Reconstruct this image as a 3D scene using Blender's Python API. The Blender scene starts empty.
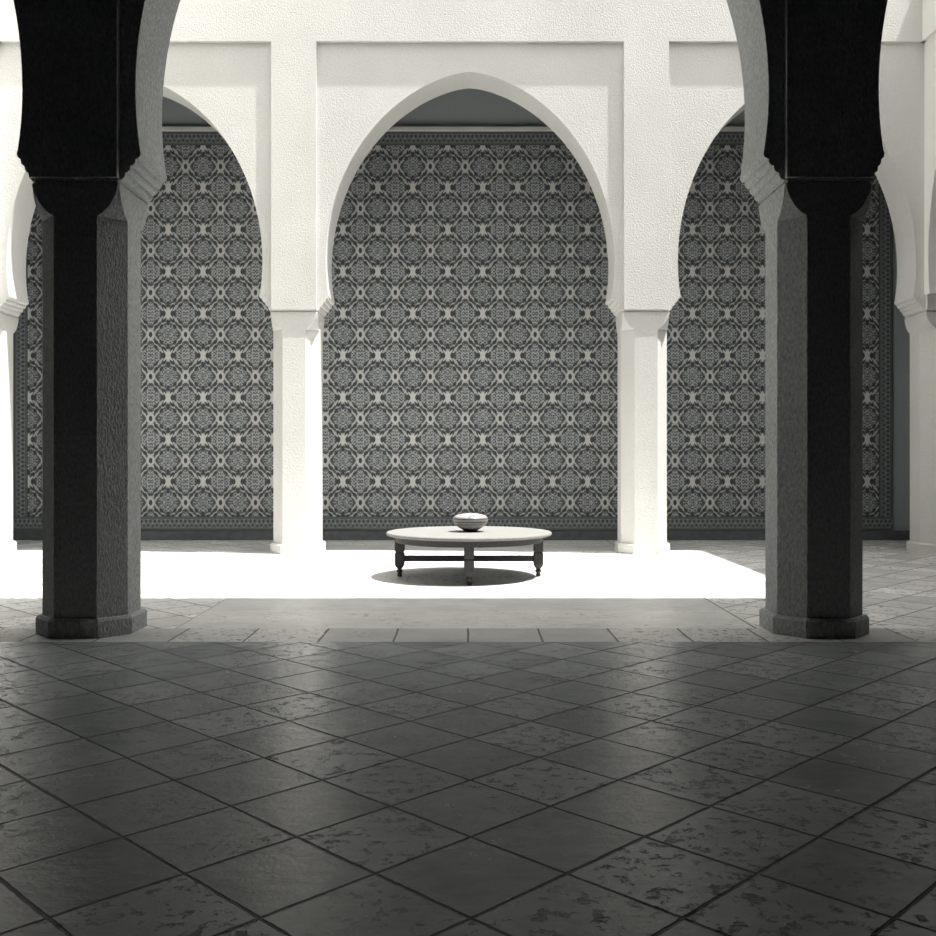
import bpy, bmesh, math, random
from mathutils import Vector
random.seed(7)
C = bpy.context.scene.collection
PI = math.pi

# ------------------------------------------------------------------ helpers
def link(name, bm, mat, parent=None, loc=(0, 0, 0), smooth=False, recalc=True):
    me = bpy.data.meshes.new(name)
    if recalc:
        bmesh.ops.recalc_face_normals(bm, faces=bm.faces[:])
    if smooth:
        for f in bm.faces:
            f.smooth = True
    bm.to_mesh(me); bm.free()
    o = bpy.data.objects.new(name, me)
    C.objects.link(o)
    o.location = loc
    if mat: me.materials.append(mat)
    if parent: o.parent = parent
    return o

def struct(name, bm, mat, smooth=False):
    o = link(name, bm, mat, None, smooth=smooth)
    o['kind'] = 'structure'
    return o

def thing(name, label, cat, loc=(0, 0, 0), group=None):
    o = bpy.data.objects.new(name, None); C.objects.link(o)
    o.location = loc
    o['label'] = label; o['category'] = cat
    if group: o['group'] = group
    return o

def bx(bm, x0, x1, y0, y1, z0, z1):
    v = [bm.verts.new(p) for p in ((x0,y0,z0),(x1,y0,z0),(x1,y1,z0),(x0,y1,z0),
                                   (x0,y0,z1),(x1,y0,z1),(x1,y1,z1),(x0,y1,z1))]
    for q in ((0,3,2,1),(4,5,6,7),(0,1,5,4),(1,2,6,5),(2,3,7,6),(3,0,4,7)):
        bm.faces.new([v[i] for i in q])
    return bm

def box(x0, x1, y0, y1, z0, z1, bev=0):
    bm = bx(bmesh.new(), x0, x1, y0, y1, z0, z1)
    if bev:
        bmesh.ops.bevel(bm, geom=bm.edges[:], offset=bev, segments=2, affect='EDGES', profile=.6)
    return bm

def prism(bm, pts, fn0, fn1):
    """closed polygon extruded between two mappings"""
    a = [bm.verts.new(fn0(*p)) for p in pts]
    b = [bm.verts.new(fn1(*p)) for p in pts]
    bm.faces.new(a); bm.faces.new(b[::-1])
    n = len(pts)
    for i in range(n):
        j = (i+1) % n
        bm.faces.new((a[j], a[i], b[i], b[j]))
    return bm

def loft(bm, rings, cap=True):
    vs = [[bm.verts.new(p) for p in r] for r in rings]
    n = len(vs[0])
    for k in range(len(vs)-1):
        for i in range(n):
            j = (i+1) % n
            bm.faces.new((vs[k][i], vs[k][j], vs[k+1][j], vs[k+1][i]))
    if cap:
        bm.faces.new(vs[0][::-1]); bm.faces.new(vs[-1])
    return bm

def octo(z, hx, hy, cx, cy):
    return [(-hx+cx,-hy,z),(hx-cx,-hy,z),(hx,-hy+cy,z),(hx,hy-cy,z),
            (hx-cx,hy,z),(-hx+cx,hy,z),(-hx,hy-cy,z),(-hx,-hy+cy,z)]

def lathe(bm, prof, n=48, cx=0, cy=0, z0=0):
    rings = []
    for r, z in prof:
        rings.append([(cx+r*math.cos(2*PI*i/n), cy+r*math.sin(2*PI*i/n), z0+z) for i in range(n)])
    return loft(bm, rings)

# ------------------------------------------------------------------ node expressions
class E:
    nt = None
    def __init__(s, k): s.k = k
    @staticmethod
    def m(op, *a, clamp=False):
        n = E.nt.nodes.new('ShaderNodeMath'); n.operation = op; n.use_clamp = clamp
        for i, x in enumerate(a):
            x = x.k if isinstance(x, E) else x
            if isinstance(x, (int, float)): n.inputs[i].default_value = x
            else: E.nt.links.new(x, n.inputs[i])
        return E(n.outputs[0])
    def __add__(s, o): return E.m('ADD', s, o)
    __radd__ = __add__
    def __sub__(s, o): return E.m('SUBTRACT', s, o)
    def __rsub__(s, o): return E.m('SUBTRACT', o, s)
    def __mul__(s, o): return E.m('MULTIPLY', s, o)
    __rmul__ = __mul__
    def __truediv__(s, o): return E.m('DIVIDE', s, o)
def fr(x): return E.m('FRACT', x)
def fl(x): return E.m('FLOOR', x)
def ab(x): return E.m('ABSOLUTE', x)
def sn(x): return E.m('SINE', x)
def mn(a, b): return E.m('MINIMUM', a, b)
def mx(a, b): return E.m('MAXIMUM', a, b)
def lt(a, b): return E.m('LESS_THAN', a, b)
def gt(a, b): return E.m('GREATER_THAN', a, b)
def step(x, e0, e1):
    """0 at e0 -> 1 at e1, smooth"""
    n = E.nt.nodes.new('ShaderNodeMapRange'); n.interpolation_type = 'SMOOTHSTEP'
    E.nt.links.new(x.k, n.inputs[0])
    if e0 < e1:
        n.inputs[1].default_value = e0; n.inputs[2].default_value = e1
        n.inputs[3].default_value = 0; n.inputs[4].default_value = 1
    else:
        n.inputs[1].default_value = e1; n.inputs[2].default_value = e0
        n.inputs[3].default_value = 1; n.inputs[4].default_value = 0
    return E(n.outputs[0])
def mixf(a, b, t): return a + (b - a) * t if isinstance(a, E) or isinstance(b, E) else E.m('ADD', a, (b-a)*t)
def xyz(v):
    n = E.nt.nodes.new('ShaderNodeSeparateXYZ'); E.nt.links.new(v, n.inputs[0])
    return E(n.outputs[0]), E(n.outputs[1]), E(n.outputs[2])
def comb(x, y, z=0):
    n = E.nt.nodes.new('ShaderNodeCombineXYZ')
    for i, q in enumerate((x, y, z)):
        if isinstance(q, E): E.nt.links.new(q.k, n.inputs[i])
        else: n.inputs[i].default_value = q
    return n.outputs[0]
def noise(vec, scale, detail=3, rough=.5):
    n = E.nt.nodes.new('ShaderNodeTexNoise'); n.inputs['Scale'].default_value = scale
    n.inputs['Detail'].default_value = detail; n.inputs['Roughness'].default_value = rough
    E.nt.links.new(vec, n.inputs['Vector'])
    return E(n.outputs[0])
def white(vec):
    n = E.nt.nodes.new('ShaderNodeTexWhiteNoise'); n.noise_dimensions = '3D'
    E.nt.links.new(vec, n.inputs['Vector'])
    return E(n.outputs[0])
def ramp(f, stops):
    n = E.nt.nodes.new('ShaderNodeValToRGB')
    cr = n.color_ramp
    while len(cr.elements) < len(stops): cr.elements.new(.5)
    for e, (p, c) in zip(cr.elements, stops):
        e.position = p; e.color = (*c, 1)
    E.nt.links.new(f.k, n.inputs[0])
    return n.outputs[0]
def new_mat(name):
    m = bpy.data.materials.new(name); m.use_nodes = True
    nt = m.node_tree; E.nt = nt
    b = nt.nodes['Principled BSDF']
    g = nt.nodes.new('ShaderNodeNewGeometry')
    return m, nt, b, g.outputs['Position']
def bump(nt, b, h, dist, strength=1):
    n = nt.nodes.new('ShaderNodeBump'); n.inputs['Distance'].default_value = dist
    n.inputs['Strength'].default_value = strength
    nt.links.new(h.k, n.inputs['Height']); nt.links.new(n.outputs[0], b.inputs['Normal'])

def tint(v): return (v*1.0, v*.985, v*.945)
def cool(v): return (v*.90, v*.98, v*1.0)

# ------------------------------------------------------------------ materials
def plaster(name, v, *a, tone=tint, **k): return plaster_(name, v, tone, *a, **k)
def plaster_(name, v, tint, bscale=26, bdist=.008, stretch=1.0, rough=.9, var=.08, mixn=.5):
    m, nt, b, P = new_mat(name)
    x, y, z = xyz(P)
    vec = comb(x, y, z*stretch)
    n1 = noise(vec, bscale, 4, .6)
    n2 = noise(P, .9, 3)
    f = n1*mixn + n2*(1-mixn)
    c = ramp(f, [(.3, tint(v*(1-var))), (.7, tint(v))])
    nt.links.new(c, b.inputs['Base Color'])
    b.inputs['Roughness'].default_value = rough
    b.inputs['Specular IOR Level'].default_value = .25
    bump(nt, b, n1, bdist)
    return m
M = {}
M['plaster'] = plaster('white_stucco', .75, 42, .010, var=.16)
M['smooth'] = plaster('smooth_white_plaster', .76, 60, .001, var=.03)
M['side'] = plaster('side_stucco_bounce_lightened', .88, 42, .006, var=.06)  # white stucco lightened, its colour standing in for missing bounce light
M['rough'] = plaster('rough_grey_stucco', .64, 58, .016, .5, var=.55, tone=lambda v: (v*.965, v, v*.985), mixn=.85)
M['greyplaster'] = plaster('grey_painted_plaster', .50, 20, .002, var=.10, tone=cool)
M['dark'] = plaster('dark_cedar', .035, 12, .004, var=.3, tone=cool)
M['baseboard'] = plaster('stone_skirting', .20, 8, .004, var=.5, tone=cool)

def floor_mat(name, mode):
    m, nt, b, P = new_mat(name)
    x, y, z = xyz(P)
    wob = (noise(P, 3.0, 3) - .5) * .028
    if mode == 'diag' or mode == 'court':
        u = (x - .01 + (y - 3.646)) / .645 + wob
        v = (x - .01 - (y - 3.646)) / .645 + wob * (-1.0)
        S = .456
    if mode == 'band':
        u = x / .575 + wob; v = (y - 7.54) * 0.0 + .5
        S = .56
    if mode == 'court':
        ur = (x + 2.42) / 4.80; vr = (y - 8.14) / .98 + wob
        inside = lt(ab(x - .0), 2.42)
        S = .456
    def dist(q): return .5 - ab(fr(q) - .5)
    jd = mn(dist(u), dist(v)) * S
    iu, iv = fl(u), fl(v)
    if mode == 'court':
        jr = mn(dist(ur) * 4.8, dist(vr) * 3.2 + .006)
        jd = mixf(jd, jr, inside)
        iu = mixf(iu, fl(ur) + 71.0, inside); iv = mixf(iv, fl(vr) + 31.0, inside)
    rnd = white(comb(iu, iv, 3.1))
    rnd2 = white(comb(iu, iv, 8.7))
    wn = noise(P, 22, 3)
    jw = .0005 + wn * .0085 if mode == 'diag' else .002 + wn*.006
    joint = step(jd - jw, .0045, 0.0)                      # 1 in the joint
    # pits and worn patches of the stone
    pv = comb(x*1.0, y*1.0, rnd*9.0)
    pits = step(noise(pv, 17, 6, .68), .55, .63) * step(rnd*.8 + noise(P, 2.2, 2)*.9, .55, 1.05)
    cloud = noise(P, 2.6, 5, .6)
    slate = noise(comb(x*.55, y*1.5, rnd*5.0), 11, 6, .7)
    fine = noise(P, 60, 3)
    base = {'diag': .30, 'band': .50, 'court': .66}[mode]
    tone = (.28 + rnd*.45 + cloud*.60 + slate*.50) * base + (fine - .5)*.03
    tone = tone * (1 - pits*.75)
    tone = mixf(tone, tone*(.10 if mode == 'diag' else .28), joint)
    mixc = nt.nodes.new('ShaderNodeCombineColor')
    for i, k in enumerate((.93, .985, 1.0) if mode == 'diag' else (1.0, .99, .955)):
        nt.links.new((tone*k).k, mixc.inputs[i])
    nt.links.new(mixc.outputs[0], b.inputs['Base Color'])
    rg = (.10 if mode == 'diag' else .30) + rnd2*.08 + cloud*.14 + pits*.2 + joint*.3
    nt.links.new(rg.k, b.inputs['Roughness'])
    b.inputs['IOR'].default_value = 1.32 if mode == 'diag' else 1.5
    h = cloud*.35 + slate*.45 + noise(P, 9, 4, .6)*.28 + fine*.10 - pits*.35 - joint*.9
    bump(nt, b, h, .009)
    return m
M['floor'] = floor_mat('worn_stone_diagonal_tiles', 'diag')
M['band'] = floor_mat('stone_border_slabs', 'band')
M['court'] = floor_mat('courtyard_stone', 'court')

def finish_tile(m, nt, b, v):
    c = ramp(v, [(0, cool(.055)), (.45, cool(.30)), (1, tint(.74))])
    nt.links.new(c, b.inputs['Base Color'])
    b.inputs['Roughness'].default_value = .42
    b.inputs['Specular IOR Level'].default_value = .3
    bump(nt, b, v, .003, .6)

def ell(a, b, cx, cy, rx, ry, rot=0):
    da, db = a - cx, b - cy
    c, s = math.cos(rot), math.sin(rot)
    p = (da*c + db*s) / rx; q = (db*c - da*s) / ry
    return p*p + q*q
def dot(a, b, cx, cy, rx, ry, rot=0):
    return step(ell(a, b, cx, cy, rx, ry, rot), 1.35, .65)

def mosaic():
    m, nt, b, P = new_mat('glazed_mosaic')
    x, y, z = xyz(P)
    PX, PZ = .603, .7246
    a = ab(fr((x + .952)/PX + .5) - .5) * PX
    w = ab(fr((z - 1.011)/PZ + .5) - .5) * PZ
    HX, HZ = PX/2, PZ/2
    L = math.hypot(HX, HZ); cx, cz = HX/L, HZ/L
    p = ab(a*cz - w*cx); t = a*cx + w*cz
    # fine maze inside the medallions
    k = 2*PI/.046
    maze = (sn(a*k + 1.2) * sn(w*k*.96 + .7))*.5 + .5
    def dia(cx_, cz_, rx, rz):
        return E.m('POWER', E.m('POWER', ab(a - cx_)/rx, 1.5) + E.m('POWER', ab(w - cz_)/rz, 1.5), .6667)
    rd = mn(dia(HX, 0, .178, .208), dia(0, HZ, .178, .208))   # 1 at medallion rim
    ringy = sn(rd*2*PI*3.1)*.5 + .5
    fold = comb(a, w, 0)
    mz = step(noise(fold, 34, 2, .5) + (noise(P, 40, 2) - .5)*.35, .44, .56)
    grid = gt(sn(a*2*PI/.052) * sn((w + .012)*2*PI/.056), 0)
    v = .04 + mz*.46 + grid*.20 + ringy*.08
    # dark broken outline around each medallion
    arcd = step(ab(rd - 1.0), .10, .03)
    dash = step(sn(t*2*PI/.085 + .4), -.5, .1)
    v = mixf(v, .06, arcd*(.10 + dash*.75))
    # interlaced bands between star and ring
    o = ab(sn(t*PI*3/L + PI*0))*.030
    band = step(p, .062, .050)
    v = mixf(v, .78, band*.9)
    strand = step(ab(p - o - .012), .014, .007)
    eye = step(p - o, -.002, -.010)
    v = mixf(v, .12, eye*band)
    out = step(ab(p - .060), .013, .006) * step(sn(t*2*PI/.118 + 2.2), -.2, .3)
    v = mixf(v, .08, out)
    # eight pointed star
    v = mixf(v, 1.0, dot(a, w, 0, 0, .050, .078))
    v = mixf(v, .92, step(mn(a*1.6, w), .020, .010) * step(ell(a, w, 0, 0, .095, .13), 1.1, .8))
    v = mixf(v, .92, step(p, .020, .010) * step(ell(a, w, 0, 0, .13, .16), 1.1, .8))
    for q in ((.082, .0, .040, .046, 0), (.074, .112, .034, .054, -.62), (.0, .160, .030, .048, 0),
              (.205, .232, .030, .046, -.75), (.118, .229, .026, .046, -.5), (.215, .150, .026, .042, -.9)):
        v = mixf(v, .03, dot(a, w, *q))
    v = mixf(v, .95, dot(a, w, .045, .055, .060, .012, .88))
    # ring
    v = mixf(v, .86, dot(a, w, HX, HZ, .072, .098))
    v = mixf(v, .03, dot(a, w, HX, HZ, .030, .048))
    v = mixf(v, .08, dot(a, w, HX-.105, HZ, .022, .040))
    v = mixf(v, .08, dot(a, w, HX, HZ-.135, .034, .022))
    finish_tile(m, nt, b, v)
    return m
M['mosaic'] = mosaic()

def border(name, horiz, c0, c1):
    """geometric border strip, c0..c1 across its width"""
    m, nt, b, P = new_mat(name)
    x, y, z = xyz(P)
    s, t = (x, z) if horiz else (z, x)
    q = (t - c0) / (c1 - c0)
    u = ab(fr(s/.075) - .5) * .075
    d1 = mn(ell(u, q*.22, .0, .075, .018, .024), ell(u, q*.22, .0375, .145, .018, .024))
    v = .50 + (noise(P, 60, 2) - .5)*.5
    v = mixf(v, .05, step(d1, 1.4, .6))
    knot = sn(s*2*PI/.15)*sn(q*2*PI*1.5)
    v = mixf(v, .75, step(knot, .5, .8))
    v = mixf(v, .10, step(ab(q - .5), .31, .345))
    v = mixf(v, .62, step(ab(ab(q - .5) - .40), .030, .012))
    v = v * .66
    finish_tile(m, nt, b, v)
    return m

def simple(name, v, rough, spec=.4, metal=0, grain=None):
    m, nt, b, P = new_mat(name)
    x, y, z = xyz(P)
    if grain:
        n = noise(comb(x*grain[0], y*grain[1], z*grain[2]), 6, 5, .65)
    else:
        n = noise(P, 20, 3)
    c = ramp(n, [(.3, tint(v*.7)), (.7, tint(v))])
    nt.links.new(c, b.inputs['Base Color'])
    b.inputs['Roughness'].default_value = rough
    b.inputs['Specular IOR Level'].default_value = spec
    bump(nt, b, n, .002)
    return m
M['table_top'] = simple('pale_worn_wood', .27, .75, .2, grain=(1.2, 9, 1))
M['table_wood'] = simple('weathered_grey_wood', .065, .7, .3, grain=(6, 6, 1.5))

# ------------------------------------------------------------------ dimensions
Z_CAP = 3.60            # top of capitals
Z_SPR = 3.815           # top of corbels
Z_MAX = 4.30            # widest level of the arches
Z_FR = 7.53             # bottom of the frieze above the sunk panels
Z_TOP = 8.60
LX0, LX1, RX0, RX1 = -7.27, -2.558, 2.62, 7.07       # rear columns
FX0, FX1 = -3.08, 2.83                               # near columns
YF, YB = 8.08, 14.84                                 # column rows

def arch(c, hw, H, left_to_right=True, n=40):
    """points of a pointed horseshoe arch from left spring to right spring"""
    cc = (H*H - hw*hw) / (2*hw); R = hw + cc
    z0 = Z_MAX
    a0 = -math.asin((z0 - Z_SPR)/R); a1 = math.acos(cc/R)
    half = []
    for i in range(n+1):
        a = a0 + (a1 - a0)*(1 - (1 - i/n)**1.3)
        x, dz = R*math.cos(a) - cc, R*math.sin(a)
        if dz > 0: x = .5*x + .5*hw*math.sqrt(max(0, 1 - (dz/H)**2))     # fuller shoulders
        half.append((x, z0 + dz))
    half[-1] = (0.0, z0 + H)
    r = [(c + p, z) for p, z in half]
    l = [(c - p, z) for p, z in half]
    return l + r[-2::-1]

def corbel_side(top):
    """stepped impost: from column half width up to the arch spring half width"""
    w0 = .343; z0, z1 = Z_CAP - .005, Z_SPR
    k = 4; pts = []
    for i in range(k):
        wa = w0 + (top - w0)*i/k; wb = w0 + (top - w0)*(i+1)/k
        za = z0 + (z1 - z0)*i/k; zb = z0 + (z1 - z0)*(i+1)/k
        pts.append((wa, za))
        for j in range(1, 6):
            a = PI/2*j/5
            pts.append((wa + (wb - wa)*math.sin(a), za + (zb - za)*.72*(1 - math.cos(a))))
        pts.append((wb, zb - .004))
    pts.append((top, z1))
    return pts
def corbel_pts(c, lo, hi):
    return [(c + w, z) for w, z in corbel_side(hi)] + [(c - w, z) for w, z in corbel_side(lo)[::-1]]

def arcade(name, axis, s0, s1, cols, t_court, t_gal, gal_sign, e_c, e_g, arches, mat, mat_smooth, pil_w=.33,
           gallery_pilasters=False, mat_gal=None, top=None):
    Z_TOP = top or 8.60
    """axis 'x': wall runs along x, thickness along y. t_court/t_gal: planes towards courtyard / gallery.
       gal_sign: +1 if the gallery lies at larger t"""
    f = (lambda s, t, z: (s, t, z)) if axis == 'x' else (lambda s, t, z: (t, s, z))
    pts = [(s0, Z_SPR)]
    for c, hw, H in arches:
        pts += arch(c, hw, H)
    pts += [(s1, Z_SPR), (s1, Z_TOP), (s0, Z_TOP)]
    bm = prism(bmesh.new(), pts, lambda s, z: f(s, t_court, z), lambda s, z: f(s, t_gal, z))
    wall = struct(name, bm, mat)
    def sb(a0, a1, t0, t1, z0, z1):
        p, q = f(a0, t0, z0), f(a1, t1, z1)
        return box(min(p[0], q[0]), max(p[0], q[0]), min(p[1], q[1]), max(p[1], q[1]), z0, z1)
    tc = t_court - gal_sign*e_c
    link('frieze', sb(s0, s1, tc, t_court + gal_sign*.02, Z_FR, Z_TOP), mat, wall)
    for c in cols:
        link('pilaster', sb(c - pil_w, c + pil_w, tc, t_court + gal_sign*.02, Z_CAP, Z_FR), mat, wall)
        if gallery_pilasters:
            tg = t_gal + gal_sign*e_g
            link('pilaster', sb(c - pil_w - .012, c + pil_w + .012, tg, t_gal - gal_sign*.02, Z_CAP, Z_TOP - .7), mat_gal or mat, wall)
        lo, hi = [], []
        for ac, hw, H in arches:
            cc = (H*H - hw*hw)/(2*hw); R = hw + cc
            w = math.sqrt(R*R - (Z_MAX - Z_SPR)**2) - cc
            for q in (ac - w, ac + w): (lo if q < c else hi).append(abs(q - c))
        lo = min(lo) + .004 if lo else .42; hi = min(hi) + .004 if hi else .42
        lo = min(lo, .60); hi = min(hi, .60)
        bm = prism(bmesh.new(), corbel_pts(c, lo, hi), lambda s, z: f(s, t_court - gal_sign*.004, z),
                   lambda s, z: f(s, t_gal + gal_sign*.004, z))
        link('impost_moulding', bm, mat, wall)
    return wall

G = .47
def bay(a, b, H): return ((a+b)/2, (b-a)/2 - G, H)
arcade('wall_back_arcade', 'x', LX0 - .36, RX1 + .36, [LX0, LX1, RX0, RX1], 14.505, 15.15, 1, .055, .05,
       [bay(LX0, LX1, 2.72), ((LX1+RX0)/2, 2.127, 2.80), bay(RX0, RX1, 2.72)], M['plaster'], M['smooth'], top=12.5)  # extra height out of view, added to block low sky light
arcade('wall_front_arcade', 'x', LX0 - .36, RX1 + .36, [LX0, FX0, FX1, RX1], 8.415, 7.745, -1, .055, .065,
       [((LX0+FX0)/2 + .02, 1.65, 2.72), ((FX0+FX1)/2, 2.49, 3.05), ((FX1+RX1)/2 - .02, 1.70, 2.72)], M['rough'], M['rough'],
       gallery_pilasters=True)
YM = (YF + YB)/2
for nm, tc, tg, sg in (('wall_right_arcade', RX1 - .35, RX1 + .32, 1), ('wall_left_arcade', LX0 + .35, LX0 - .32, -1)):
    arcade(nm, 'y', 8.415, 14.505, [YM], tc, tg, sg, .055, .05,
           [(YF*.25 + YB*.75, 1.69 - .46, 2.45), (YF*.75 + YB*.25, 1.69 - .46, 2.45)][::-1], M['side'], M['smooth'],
           top=12.5 if sg < 0 else None)  # left wall raised out of view to cut sky light into the gallery

# ------------------------------------------------------------------ columns
def make_column(mat, bmat):
    t = thing('column', '', 'column')
    bm = bmesh.new()
    loft(bm, [octo(0, .386, .400, .192, .215), octo(.128, .386, .400, .192, .215), octo(.150, .370, .384, .184, .207)])
    link('base', bm, bmat, t)
    bm = bmesh.new()
    loft(bm, [octo(.145, .343, .355, .174, .197), octo(3.31, .343, .355, .174, .197)])
    link('shaft', bm, mat, t)
    bm = bmesh.new()
    rings = []
    for i in range(11):
        a = PI/2*i/10
        c = .197 - (.197 - .012)*(.6*math.sin(a) + .4*(i/10))
        z = 3.31 + .235*(.65*(1 - math.cos(a)) + .35*(i/10))
        rings.append(octo(z, .343, .355, c*.174/.197, c))
    rings.append(octo(3.565, .343, .355, .012, .012))
    rings.append(octo(3.568, .330, .340, .012, .012))
    rings.append(octo(3.580, .330, .340, .012, .012))
    rings.append(octo(3.583, .346, .358, .012, .012))
    rings.append(octo(3.600, .346, .358, .012, .012))
    loft(bm, rings)
    link('capital', bm, mat, t)
    return t
def dup(src, loc, label, group=None):
    r = src.copy(); C.objects.link(r); r.location = loc; r['label'] = label
    if group: r['group'] = group
    for ch in src.children:
        c = ch.copy(); C.objects.link(c); c.parent = r
    return r
GR = 'octagonal columns around the courtyard'
near = make_column(M['rough'], M['rough'])
near.location = (FX0, YF, 0); near['group'] = GR
near['label'] = 'large dark octagonal column standing nearest on the left, in the shade'
dup(near, (FX1, YF, 0), 'large dark octagonal column standing nearest on the right, in the shade')
far = make_column(M['plaster'], M['plaster'])
far.location = (LX1, YB, 0); far['group'] = GR
far['label'] = 'sunlit white octagonal column left of the round table, between the left and middle arches'
dup(far, (RX0, YB, 0), 'sunlit white octagonal column right of the round table, between the middle and right arches')
dup(far, (RX1, YB, 0), 'pale shaded octagonal column in the far right corner of the courtyard')
dup(far, (LX0, YB, 0), 'white octagonal column at the left edge of the photo, in the far left corner')
hid = 'octagonal column of the arcades outside the photo'
for p in ((LX0, YF, 0), (RX1, YF, 0)): dup(near, p, hid)
for p in ((LX0, YM, 0), (RX1, YM, 0)): dup(far, p, hid)

# ------------------------------------------------------------------ building shell
XL, XR, YN, YR = -11.0, 10.8, -5.0, 17.02
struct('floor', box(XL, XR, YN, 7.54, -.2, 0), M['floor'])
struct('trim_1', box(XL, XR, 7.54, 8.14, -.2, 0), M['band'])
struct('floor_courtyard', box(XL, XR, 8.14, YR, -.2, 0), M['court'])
struct('wall_back', box(XL - .3, XR + .3, YR, YR + .3, -.2, Z_TOP), M['greyplaster'])
struct('wall_front', box(XL - .3, XR + .3, YN - .3, YN, -.2, Z_TOP), M['dark'])
struct('wall_left', box(XL - .3, XL, YN, YR, -.2, Z_TOP), M['dark'])
struct('wall_right', box(XR, XR + .3, YN, YR, -.2, Z_TOP), M['dark'])
# unseen walls beside the camera, added to keep light off the foreground floor
struct('light_block_left', box(-4.7, -4.4, YN, 7.30, 0, 7.9), M['dark'])
struct('light_block_right', box(4.2, 4.5, YN, 7.30, 0, 7.9), M['dark'])
Z_C = 7.90
struct('ceiling_front', box(XL, XR, YN, 7.745, Z_C, Z_TOP), M['dark'])
struct('ceiling_back', box(XL, XR, 15.15, YR, Z_C, Z_TOP), M['dark'])
struct('ceiling_left', box(XL, LX0 - .32, 7.745, 15.15, Z_C, Z_TOP), M['greyplaster'])
struct('ceiling_right', box(RX1 + .32, XR, 7.745, 15.15, Z_C, Z_TOP), M['greyplaster'])
# eave over the near side of the courtyard
struct('trim_2', box(LX0 + .395, RX1 - .395, 8.46, 9.19, 8.42, Z_TOP), M['plaster'])
# skirting and ledge of the rear wall
struct('baseboard_back', box(XL, XR, YR - .045, YR, 0, .165, .006), M['baseboard'])
struct('trim_3', box(XL, XR, YR - .07, YR, 7.052, 7.125, .01), M['smooth'])

# ------------------------------------------------------------------ mosaic panel on the rear wall
PXL, PXR, PZB, PZT, BW = -7.83, 7.32, .172, 7.045, .235
panel = thing('mosaic_panel', 'huge patterned mosaic tile panel covering the rear wall behind the white arches',
              'tile panel', (0, YR - .03, PZB))
def pp(name, x0, x1, z0, z1, mat, d):
    bm = box(x0, x1, -d, .0295, z0 - PZB, z1 - PZB)
    return link(name, bm, mat, panel)
pp('field', PXL + BW, PXR - BW, PZB + BW, PZT - BW, M['mosaic'], 0)
pp('border', PXL, PXR, PZT - BW, PZT, border('border_top', True, PZT - BW, PZT), .006)
pp('border', PXL, PXR, PZB, PZB + BW, border('border_bottom', True, PZB, PZB + BW), .006)
pp('border', PXL, PXL + BW, PZB + BW, PZT - BW, border('border_left', False, PXL, PXL + BW), .006)
pp('border', PXR - BW, PXR, PZB + BW, PZT - BW, border('border_right', False, PXR - BW, PXR), .006)

# ------------------------------------------------------------------ round table
TX, TY = .012, 11.74
table = thing('round_table', 'low round weathered wooden table with turned legs standing in the sunlit patch',
              'table', (TX, TY, 0))
bm = bmesh.new()
lathe(bm, [(.955, .496), (.976, .502), (.984, .515), (.982, .527), (.970, .536), (.0005, .536)], 96)
o = link('tabletop', bm, M['table_top'], table)
for p in o.data.polygons: p.use_smooth = len(p.vertices) == 4 and abs(p.normal.z) < .98
bm = bmesh.new()
lathe(bm, [(.835, .420), (.868, .420), (.874, .426), (.876, .497), (.835, .497)], 96)
o = link('apron', bm, M['table_wood'], table)
def leg_bm():
    bm = bmesh.new()
    def sq(w, z): w *= 1.14; return octo(z, w, w, w*.22, w*.22)
    loft(bm, [sq(.046, .300), sq(.050, .306), sq(.050, .497)])
    loft(bm, [sq(.039, .284), sq(.039, .302)])
    loft(bm, [sq(.036, .112), sq(.040, .120), sq(.050, .150), sq(.050, .278), sq(.045, .286)])
    lathe(bm, [(.026, .108), (.034, .104), (.034, .113), (.030, .118)], 20)
    lathe(bm, [(.020, .0), (.027, .004), (.030, .020), (.028, .034), (.019, .042), (.026, .048), (.034, .056),
               (.037, .068), (.034, .080), (.024, .087), (.024, .092), (.033, .097), (.034, .104), (.028, .112)], 20)
    return bm
legs = []
for i in range(4):
    a = PI/2*i
    if not legs:
        o = link('leg', leg_bm(), M['table_wood'], table)
    else:
        o = legs[0].copy(); C.objects.link(o)
    o.location = (.826*math.cos(a), .826*math.sin(a), 0)
    o.rotation_euler = (0, 0, a)
    legs.append(o)
link('stretcher', box(-.79, .79, -.028, .028, .182, .250, .005), M['table_wood'], table)
link('stretcher', box(-.027, .027, -.79, .79, .184, .248, .005), M['table_wood'], table)

# ------------------------------------------------------------------ bowl
def bowl_mat():
    m, nt, b, P = new_mat('glazed_striped_ceramic')
    x, y, z = xyz(P)
    h = z - .536
    v = .40 + (noise(P, 30, 3) - .5)*.35
    v = mixf(v, .05, step(ab(h - .158), .009, .004))
    v = mixf(v, .10, step(ab(h - .118), .011, .005))
    v = mixf(v, .16, step(ab(h - .090), .012, .004))
    v = mixf(v, .04, step(h, .048, .034))  # shade around the foot, put into the colour
    c = ramp(v, [(0, tint(.01)), (1, tint(.72))])
    nt.links.new(c, b.inputs['Base Color'])
    b.inputs['Roughness'].default_value = .3
    return m
def lid_mat():
    m, nt, b, P = new_mat('pale_pierced_ceramic')
    v = nt.nodes.new('ShaderNodeTexVoronoi'); v.inputs['Scale'].default_value = 20
    nt.links.new(P, v.inputs['Vector'])
    d = step(E(v.outputs['Distance']), .30, .22)
    c = ramp(d, [(0, tint(.36)), (1, tint(.05))])
    nt.links.new(c, b.inputs['Base Color'])
    b.inputs['Roughness'].default_value = .5
    return m
bowl = thing('bowl', 'small pale ceramic bowl with striped sides standing on the round table', 'bowl',
             (.030, 11.73, .536))
bm = bmesh.new()
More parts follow.
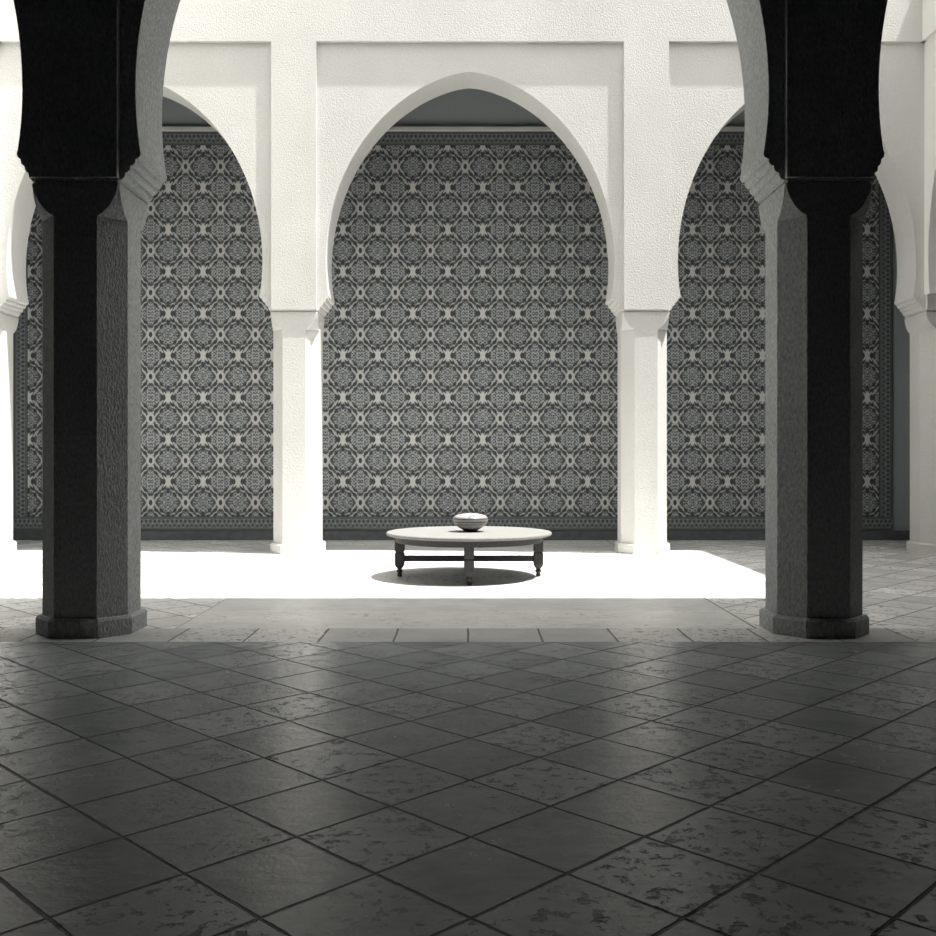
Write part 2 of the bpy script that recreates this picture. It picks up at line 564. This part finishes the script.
lathe(bm, [(.080, .0), (.088, .004), (.086, .018), (.100, .026), (.142, .050), (.176, .078), (.196, .104),
           (.206, .128), (.2085, .150), (.207, .166), (.199, .168)], 64)
link('body', bm, bowl_mat(), bowl, smooth=True)
bm = bmesh.new()
lathe(bm, [(.200, .164), (.198, .176), (.182, .188), (.150, .201), (.110, .210), (.060, .216), (.0005, .218)], 64)
link('lid', bm, lid_mat(), bowl, smooth=True)

# ------------------------------------------------------------------ light
sun = bpy.data.lights.new('sun', 'SUN'); sun.energy = 10.5; sun.angle = math.radians(.6)
sun.color = (1.0, .985, .95)
so = bpy.data.objects.new('sun', sun); C.objects.link(so)
so.location = (3, -2, 14)
so.rotation_euler = Vector((.36, -.085, 1)).to_track_quat('Z', 'Y').to_euler()
w = bpy.data.worlds.new('sky'); bpy.context.scene.world = w; w.use_nodes = True
bg = w.node_tree.nodes['Background']
bg.inputs[0].default_value = (1.0, .99, .955, 1)
# hazy sky, brightest around the high sun
E.nt = w.node_tree
tc = w.node_tree.nodes.new('ShaderNodeTexCoord')
dn = w.node_tree.nodes.new('ShaderNodeVectorMath'); dn.operation = 'DOT_PRODUCT'
nz = w.node_tree.nodes.new('ShaderNodeVectorMath'); nz.operation = 'NORMALIZE'
w.node_tree.links.new(tc.outputs['Generated'], nz.inputs[0])
w.node_tree.links.new(nz.outputs[0], dn.inputs[0])
dn.inputs[1].default_value = Vector((.36, -.085, 1)).normalized()
d = mx(E(dn.outputs['Value']), 0.0)
strength = E.m('POWER', d, 5.0) * 6.0 + .8
w.node_tree.links.new(strength.k, bg.inputs[1])

# ------------------------------------------------------------------ camera
cam = bpy.data.cameras.new('camera'); co = bpy.data.objects.new('camera', cam); C.objects.link(co)
co.location = (0, 0, 1.4); co.rotation_euler = (PI/2, 0, 0)
cam.sensor_width = 36; cam.lens = 985/936*36; cam.shift_y = -9/936
cam.clip_end = 200
sc = bpy.context.scene
sc.camera = co
vs = sc.view_settings
vs.view_transform = 'Standard'; vs.look = 'None'; vs.exposure = -.10; vs.gamma = 1; vs.use_curve_mapping = False
